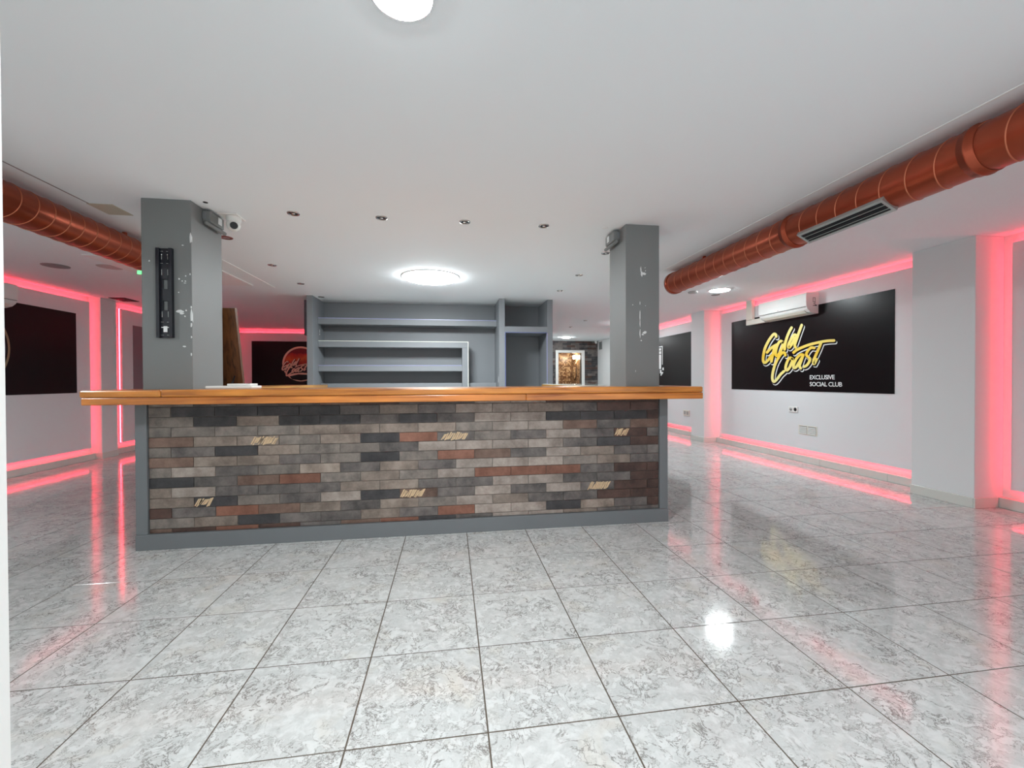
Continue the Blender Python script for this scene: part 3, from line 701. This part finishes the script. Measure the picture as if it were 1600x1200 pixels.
# ================================================================== AIR CONDITIONERS
def ac(loc, rz, label, length=0.87):
    t = thing('air_conditioner', loc, label, 'air conditioner', 'wall air conditioners'); t.rotation_euler[2] = rz
    h = length / 2
    prof = [(0, 0.0), (0.07, 0.004), (0.13, 0.022), (0.168, 0.055), (0.188, 0.10), (0.192, 0.16), (0.190, 0.262), (0.178, 0.278), (0.0, 0.282)]
    def addp(mb, name, mat, label=None):
        me = mb.mesh(name, mat); o = bpy.data.objects.new(name, me); COL.objects.link(o); o.parent = t
        if label: o['label'] = label
        WLOC[o.name] = Vector(loc); return o
    addp(MB().prism(prof, lambda a, b, q: (a, q, b), -h, h), 'casing', 'white')
    seam = MB().box(0.181, 0.1925, -h + 0.01, h - 0.012, 0.088, 0.0915); addp(seam, 'panel_seam', 'dark')
    addp(MB().prism([(0.06, 0.0), (0.128, 0.016), (0.16, 0.044), (0.163, 0.041), (0.131, 0.012), (0.062, -0.004)], lambda a, b, q: (a, q, b), -h + 0.06, h - 0.06), 'louver', 'ivory')
    addp(MB().box(0.189, 0.1925, -0.06, -0.045, 0.105, 0.109), 'indicator', 'dark')
    return t, addp
a1, addp = ac((4.8497, 5.405, 2.025), math.pi, 'white split air conditioner over the mural with golden lettering')
yy = 0.4355
m = MB()
for (x0, x1, z0, z1) in ((0.055, 0.06, 0.10, 0.21), (0.085, 0.09, 0.15, 0.21), (0.06, 0.085, 0.205, 0.21), (0.06, 0.085, 0.15, 0.155), (0.055, 0.09, 0.10, 0.108), (0.035, 0.052, 0.098, 0.115), (0.07, 0.078, 0.12, 0.14)): m.box(x0, x1, yy - 0.001, yy + 0.0005, z0, z1)
addp(m, 'side_marking', 'dark')
a2, addp = ac((-5.2575, 5.375, 2.03), 0, 'white split air conditioner on the dim wall above the tan ring emblem')
tk = thing('pipe_trunking', (4.82, 6.2, 2.02), 'ivory plastic pipe trunking from the ceiling to the air conditioner over the golden lettering', 'trunking')
B(4.785, 4.843, 6.155, 6.285, 2.11, CEIL - 0.001, b=0.006).build('vertical_run', 'ivory', tk)
B(4.785, 4.843, 5.86, 6.285, 2.028, 2.108, b=0.006).build('horizontal_run', 'ivory', tk)

# ================================================================== CEILING LAMPS
def lamp(x, y, r, mat, label, dome=0.03):
    t = thing('ceiling_lamp', (x, y, CEIL - 0.045), label, 'ceiling lamp')
    MB().lathe([(r * 0.9, 0.0), (r * 1.02, 0.0), (r * 1.025, -0.006), (r * 1.02, -0.009), (r * 0.99, -0.009)], (x, y, CEIL), 40).build('rim', 'white', t)
    prof = [(r * 1.0, -0.006)] + [(r * math.cos(a * math.pi / 2 / 5), -0.007 - dome * math.sin(a * math.pi / 2 / 5)) for a in range(6)]
    prof[-1] = (0.0005, prof[-1][1])
    MB().lathe(prof, (x, y, CEIL), 40).build('diffuser', mat, t)
lamp(-0.15, 1.425, 0.1, 'lamp_near', 'bright round ceiling lamp over the open floor before the bar', 0.008)
lamp(-0.23, 5.26, 0.34, 'lamp_centre', 'large glowing round ceiling lamp between bar and shelf unit', 0.05)
lamp(3.775, 5.5, 0.135, 'lamp_right', 'round ceiling lamp near the air conditioner and duct end', 0.015)
lamp(3.4, 12.15, 0.13, 'lamp_far', 'small round ceiling lamp before the brick wall doorway', 0.03)
lamp(-3.75, 1.6, 0.135, 'lamp_right', 'added unseen fill lamp over the entrance end of the dim side', 0.015)  # unseen lamp added to brighten the bracket column and the dim ceiling
lamp(3.75, 8.9, 0.135, 'lamp_right', 'guessed round ceiling lamp, added unseen behind the column', 0.03)  # guessed from the lamp spacing, added to light the far right

# recessed spotlights, switched off
def spot(x, y, label, grp, ring='chrome'):
    t = thing('recessed_spotlight', (x, y, CEIL - 0.006), label, 'spotlight', grp)
    MB().lathe([(0.031, 0.0), (0.033, -0.005), (0.043, -0.005), (0.045, 0.0)], (x, y, CEIL), 24).build('ring', ring, t)
    MB().lathe([(0.0315, -0.0035), (0.0005, -0.0010)], (x, y, CEIL), 24).build('bulb_recess', 'blackmetal', t)
    MB().lathe([(0.014, -0.0036), (0.011, -0.0065), (0.0005, -0.0075)], (x, y, CEIL), 16).build('bulb', 'chrome', t)
for x, w in ((-1.165, 'first from the dome camera'), (-0.522, 'second from the dome camera'), (0.121, 'third from the dome camera'), (0.765, 'last before the bracketless column')): spot(x, 3.4, 'unlit chrome spotlight over the brick bar front, ' + w, 'spotlights over the bar front')
for y, w in ((4.94, 'nearest that column'), (5.83, 'in the middle'), (6.71, 'at the shelf unit')): spot(-1.915, y, 'unlit chrome spotlight in the line from bracket column to shelf unit, ' + w, 'spotlights from bracket column to shelf unit')
for y, w in ((4.05, 'touching its outline'), (4.94, 'second from it'), (5.83, 'nearest the shelf unit')): spot(1.545, y, 'unlit chrome spotlight in the line behind the bracketless column, ' + w, 'spotlights behind the bracketless column')
for y, w in ((8.7, 'farther from the doorway'), (9.8, 'nearer the doorway')): spot(2.855, y, 'unlit spotlight in the ceiling of the passage to the brick wall, ' + w, 'spotlights in the passage')
t = thing('recessed_spotlight', (-1.945, 4.05, CEIL - 0.006), 'dark red ring of a recessed fitting in the ceiling behind the dome camera', 'spotlight')
MB().lathe([(0.03, 0.0), (0.033, -0.005), (0.05, -0.005), (0.053, 0.0)], (-1.945, 4.05, CEIL), 24).build('ring', 'redring', t)
MB().lathe([(0.031, -0.003), (0.0005, -0.001)], (-1.945, 4.05, CEIL), 24).build('plate', 'alu', t)
# speakers, hatches, vents, seams on the ceiling
def disc(name, x, y, r, mat, label, cat, h=0.008, grp=None):
    return tag(MB().lathe([(r, 0.0), (r * 0.98, -h * 0.7), (r * 0.9, -h), (0.0005, -h)], (x, y, CEIL), 36).build(name, mat), label, cat, grp)
MAT['speaker'] = paint('speaker_grey', (150, 140, 142), 0.7)
disc('ceiling_speaker', -4.24, 5.27, 0.115, 'speaker', 'flat dark grey round disc on the dim ceiling by the entrance wall end', 'speaker')
disc('ceiling_speaker', -3.70, 5.25, 0.115, paint('speaker_pale', (196, 190, 190), 0.7), 'flat pale round disc on the dim ceiling nearer the copper duct', 'speaker', 0.004)
disc('ceiling_disc', 3.47, 5.66, 0.07, paint('grey_plate', (172, 176, 174), 0.6), 'small grey round plate on the ceiling below the duct end', 'plate', 0.02)
disc('ceiling_disc', 3.93, 5.82, 0.06, paint('hole_shade_grey', (132, 134, 134), 0.6), 'dark grey disc painted as the shadow slit of an old ceiling hole beside a lit lamp', 'plate', 0.006)  # shade of an old round hole put into the disc colour
tag(B(-2.54, -2.375, 3.4, 3.6, CEIL - 0.004, CEIL).build('ceiling_hatch', 'beige'), 'beige square hatch in the ceiling between duct and bracket column', 'hatch')
v = thing('ceiling_vent', (-4.95, 7.3, CEIL - 0.01), 'black rectangular vent in the ceiling over the dim wall pilaster', 'vent')
B(-5.06, -4.84, 7.14, 7.44, CEIL - 0.008, CEIL).build('frame', 'dark', v)
for k in range(5): B(-5.05, -4.85, 7.17 + k * 0.055, 7.185 + k * 0.055, CEIL - 0.012, CEIL - 0.008).build('slat', 'blackmetal', v)
tag(B(2.437, 2.452, 0.63, 4.62, CEIL - 0.004, CEIL).build('ceiling_bead', 'whiteprint'), 'thin white bead along the ceiling beside the duct with grille', 'bead')
tag(B(-2.53, -2.522, 0.63, 3.4, CEIL - 0.003, CEIL).build('ceiling_bead', 'speaker'), 'thin grey bead along the ceiling ending at the beige hatch', 'bead')
tag(B(-2.34, -2.33, 4.3, 6.1, CEIL - 0.005, CEIL).build('ceiling_bead', 'whiteprint'), 'thin white bead along the ceiling behind the dome camera', 'bead')
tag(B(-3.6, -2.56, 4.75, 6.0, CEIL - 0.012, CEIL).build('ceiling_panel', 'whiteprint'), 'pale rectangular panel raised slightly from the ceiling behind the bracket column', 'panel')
disc('ceiling_hole', -1.705, 3.275, 0.016, 'dark', 'small black hole in the ceiling beside the bracket column', 'hole', 0.002)
disc('ceiling_patch', 1.28, 3.38, 0.025, 'whiteprint', 'small white plaster patch on the ceiling beside the bracketless column', 'patch', 0.003)

# dome camera
dc = thing('security_camera', (-1.64, 3.53, CEIL - 0.12), 'white dome security camera with black lens on the ceiling by the bracket column', 'camera')
B(-1.72, -1.585, 3.455, 3.60, CEIL - 0.008, CEIL, b=0.002).build('mount_plate', 'white', dc)
MB().lathe([(0.05, 0.0), (0.05, -0.02), (0.047, -0.035), (0.04, -0.04)], (-1.64, 3.53, CEIL - 0.008), 28).build('base', 'white', dc)
def ball(c, r, n=20, k=12): return MB().lathe([(max(0.0004, r * math.sin(math.pi * i / k)), r * math.cos(math.pi * i / k)) for i in range(k + 1)], c, n)
bl = ball((-1.64, 3.525, CEIL - 0.066), 0.048).build('ball', 'white', dc)
ld = (Vector((0.15, 0.2, 1.0)) - Vector((-1.64, 3.525, CEIL - 0.066))).normalized()
def disk_along(c, d, r, h):
    u = d.cross(Vector((0, 0, 1))).normalized(); w = d.cross(u); n = 22
    vs = [c + (u * math.cos(2 * math.pi * k / n) + w * math.sin(2 * math.pi * k / n)) * r + d * q for q in (-h, h) for k in range(n)]
    return MB().add(vs, [tuple(range(n))[::-1], tuple(range(n, 2 * n))] + [(k, (k + 1) % n, n + (k + 1) % n, n + k) for k in range(n)])
disk_along(Vector((-1.64, 3.525, CEIL - 0.066)) + ld * 0.043, ld, 0.026, 0.008).build('lens', 'glassdark', bl)
# small camera far behind
fc = thing('security_camera', (-5.05, 11.0, 2.34), 'tiny black camera in the red-lit rear corner', 'camera')
B(-5.09, -5.02, 10.97, 11.035, 2.35, 2.395, b=0.004).build('body', 'blackmetal', fc); MB().tube([(-5.055, 10.99, 2.395), (-5.055, 10.99, CEIL)], 0.01).build('stem', 'blackmetal', fc)
fc = thing('security_camera', (4.68, 13.2, 2.36), 'small white camera in the ceiling corner above the far brick wall', 'camera')
MB().lathe([(0.04, 0.0), (0.04, -0.03), (0.034, -0.034)], (4.7, 13.24, CEIL), 20).build('base', 'white', fc); ball((4.7, 13.22, CEIL - 0.055), 0.036).build('ball', 'white', fc)

# grey sensor boxes at column tops
def colbox(x, y, sgn, label):
    t = thing('sensor_box', (x, y, 2.29), label, 'box')
    x0, x1 = (x, x + 0.055) if sgn > 0 else (x - 0.055, x)
    B(x0, x1, y - 0.085, y + 0.105, 2.325, 2.405, b=0.006).build('casing', 'grey', t)
    MB().tube([(x + sgn * 0.03, y - 0.105, 2.313), (x + sgn * 0.036, y + 0.15, 2.313)], 0.015, 10).build('lower_tube', 'grey', t)
    xs = x1 if sgn > 0 else x0
    B(xs - 0.001, xs + 0.001, y + 0.02, y + 0.07, 2.345, 2.395).build('label_sticker', 'chip', t, label='small white sticker')
    B(x + sgn * 0.012 - 0.011, x + sgn * 0.012 + 0.011, y - 0.0865, y - 0.0848, 2.345, 2.39).build('front_plate', 'shelf', t)
colbox(-1.7845, 3.47, 1, 'grey box with white sticker high on the inner side of the bracket column')
colbox(1.4145, 3.47, -1, 'grey box with white sticker high on the inner side of the bracketless column')

# television bracket
tb = thing('tv_bracket', (-1.945, 3.235, 1.458), 'black metal television wall bracket screwed upright to the grey column', 'bracket')
bx0, bx1, bz0, bz1 = -1.996, -1.896, 1.458, 2.075; yb1 = 3.2492
TBx = lambda nm, x0, x1, y0, z0, z1, mat='blackmetal', p=None, y1=None: B(x0, x1, y0, y1 if y1 else yb1, z0, z1, b=0.0008).build(nm, mat, p or tb)
TBx('flange', bx0, bx0 + 0.02, 3.222, bz0, bz1); TBx('flange', bx1 - 0.02, bx1, 3.222, bz0, bz1)
web = [(bz0, 1.648), (1.712, 1.795), (1.862, bz1)]
for z0, z1 in web: TBx('web_plate', bx0 + 0.0202, bx1 - 0.0202, 3.238, z0, z1)
for z0, z1 in ((1.648, 1.712), (1.795, 1.862)):
    TBx('window_edge', bx0 + 0.0202, bx0 + 0.036, 3.238, z0, z1); TBx('window_edge', bx1 - 0.036, bx1 - 0.0202, 3.238, z0, z1)
for x in (-1.966, -1.928):
    MB().lathe([(0.0005, -0.006), (0.005, -0.005), (0.0065, 0.0)], (x, 3.238, 2.03), 12, 'Y').build('screw', 'chrome', tb)
    TBx('slot', x - 0.002, x + 0.002, 3.2365, 1.998, 2.022, 'alu', None, 3.2379); TBx('slot', x - 0.002, x + 0.002, 3.2365, 1.89, 1.93, 'alu', None, 3.2379); TBx('slot', x - 0.002, x + 0.002, 3.2365, 1.60, 1.64, 'alu', None, 3.2379)
    for z in (2.052, 1.97, 1.565, 1.475): TBx('slot', x - 0.009, x + 0.009, 3.2365, z, z + 0.003, 'alu', None, 3.2379)
TBx('level_label', -1.958, -1.934, 3.2355, 1.497, 1.538, 'whiteprint', None, 3.2378); TBx('level_label', -1.972, -1.920, 3.2359, 1.526, 1.533, 'whiteprint', None, 3.2378)

# ================================================================== WALL FITTINGS
so = thing('wall_socket', (4.85, 5.39, 0.685), 'white double power socket below the mural with golden lettering', 'socket')
B(4.838, 4.8497, 5.305, 5.465, 0.683, 0.763, b=0.003).build('cover_plate', 'white', so)
for y in (5.345, 5.42): MB().lathe([(0.026, 0.0), (0.026, -0.001), (0.0005, -0.001)], (4.838, y, 0.723), 20, 'X').build('socket_well', 'dark' if y < 5.4 else 'alu', so)
s2 = thing('wall_socket', (4.85, 8.15, 0.39), 'white wall socket below the mural with white line emblem', 'socket')
B(4.838, 4.8497, 8.03, 8.26, 0.40, 0.52, b=0.003).build('cover_plate', 'ivory', s2); B(4.836, 4.8379, 8.06, 8.13, 0.425, 0.495).build('socket_well', 'alu', s2); B(4.836, 4.8379, 8.16, 8.23, 0.425, 0.495).build('socket_well', 'alu', s2)
MAT['ventgap'] = paint('vent_gap_grey', (84, 88, 88), 0.7)
gv = thing('wall_vent', (4.85, 5.14, 0.38), 'white slatted vent grille low on the panel with golden lettering', 'vent')
B(4.846, 4.8497, 4.99, 5.295, 0.383, 0.512).build('frame', 'ivory', gv)
B(4.8452, 4.8459, 5.005, 5.135, 0.395, 0.50).build('opening', 'ventgap', gv); B(4.8452, 4.8459, 5.15, 5.28, 0.395, 0.50).build('opening', 'ventgap', gv)
for yc in (5.07, 5.215):
    for k in range(5): MB().prism([(4.8451, 0.402 + k * 0.02), (4.840, 0.398 + k * 0.02), (4.840, 0.4035 + k * 0.02), (4.8451, 0.411 + k * 0.02)], lambda p, q, t: (p, t, q + (t - yc) * 0.0), yc - 0.063, yc + 0.063).build('slat', 'white', gv)
pv = thing('wall_vent', (4.80, 12.95, 2.1), 'small grey vent near the ceiling beside the far brick wall', 'vent')
B(4.79, 4.7998, 12.93, 13.2, 2.13, 2.38).build('frame', 'speaker', pv)
for k in range(2): B(4.785, 4.7899, 12.95 + k * 0.12, 13.05 + k * 0.12, 2.15, 2.36).build('slat', paint('vent_grey', (120, 126, 126), 0.5), pv)
ex = thing('exit_sign', (-3.3, 5.2, 2.33), 'small green-lit exit light under the ceiling beside the bracket column', 'sign')
B(-3.395, -3.2, 5.19, 5.21, 2.338, 2.374).build('glow_panel', 'green', ex); B(-3.39, -3.2, 5.185, 5.215, 2.3745, CEIL - 0.0005).build('housing', 'white', ex)
# washroom mirror and lamp
mi = thing('wall_mirror', (4.26, 14.2, 1.1), 'dark framed oval mirror inside the mosaic washroom', 'mirror')
n = 32; cy, cz = 14.15, 1.5
for nm, r, x, mt in (('frame', 1.0, 4.262, 'bronze'), ('glass', 0.86, 4.256, 'mirror')):
    MB().prism([(cy + 0.2 * r * math.cos(2 * math.pi * k / n), cz + 0.36 * r * math.sin(2 * math.pi * k / n)) for k in range(n)], lambda p, q, t: (t, p, q), x, 4.2695).build(nm, mt, mi)
wl = thing('wall_lamp', (4.2, 14.0, 1.8), 'warm glowing globe lamp above the washroom mirror', 'wall lamp')
ball((4.19, 13.95, 1.93), 0.065).build('globe', 'lamp_warm', wl); MB().tube([(4.2699, 13.95, 1.93), (4.25, 13.95, 1.93)], 0.03, 12).build('wall_plate', 'bronze', wl)
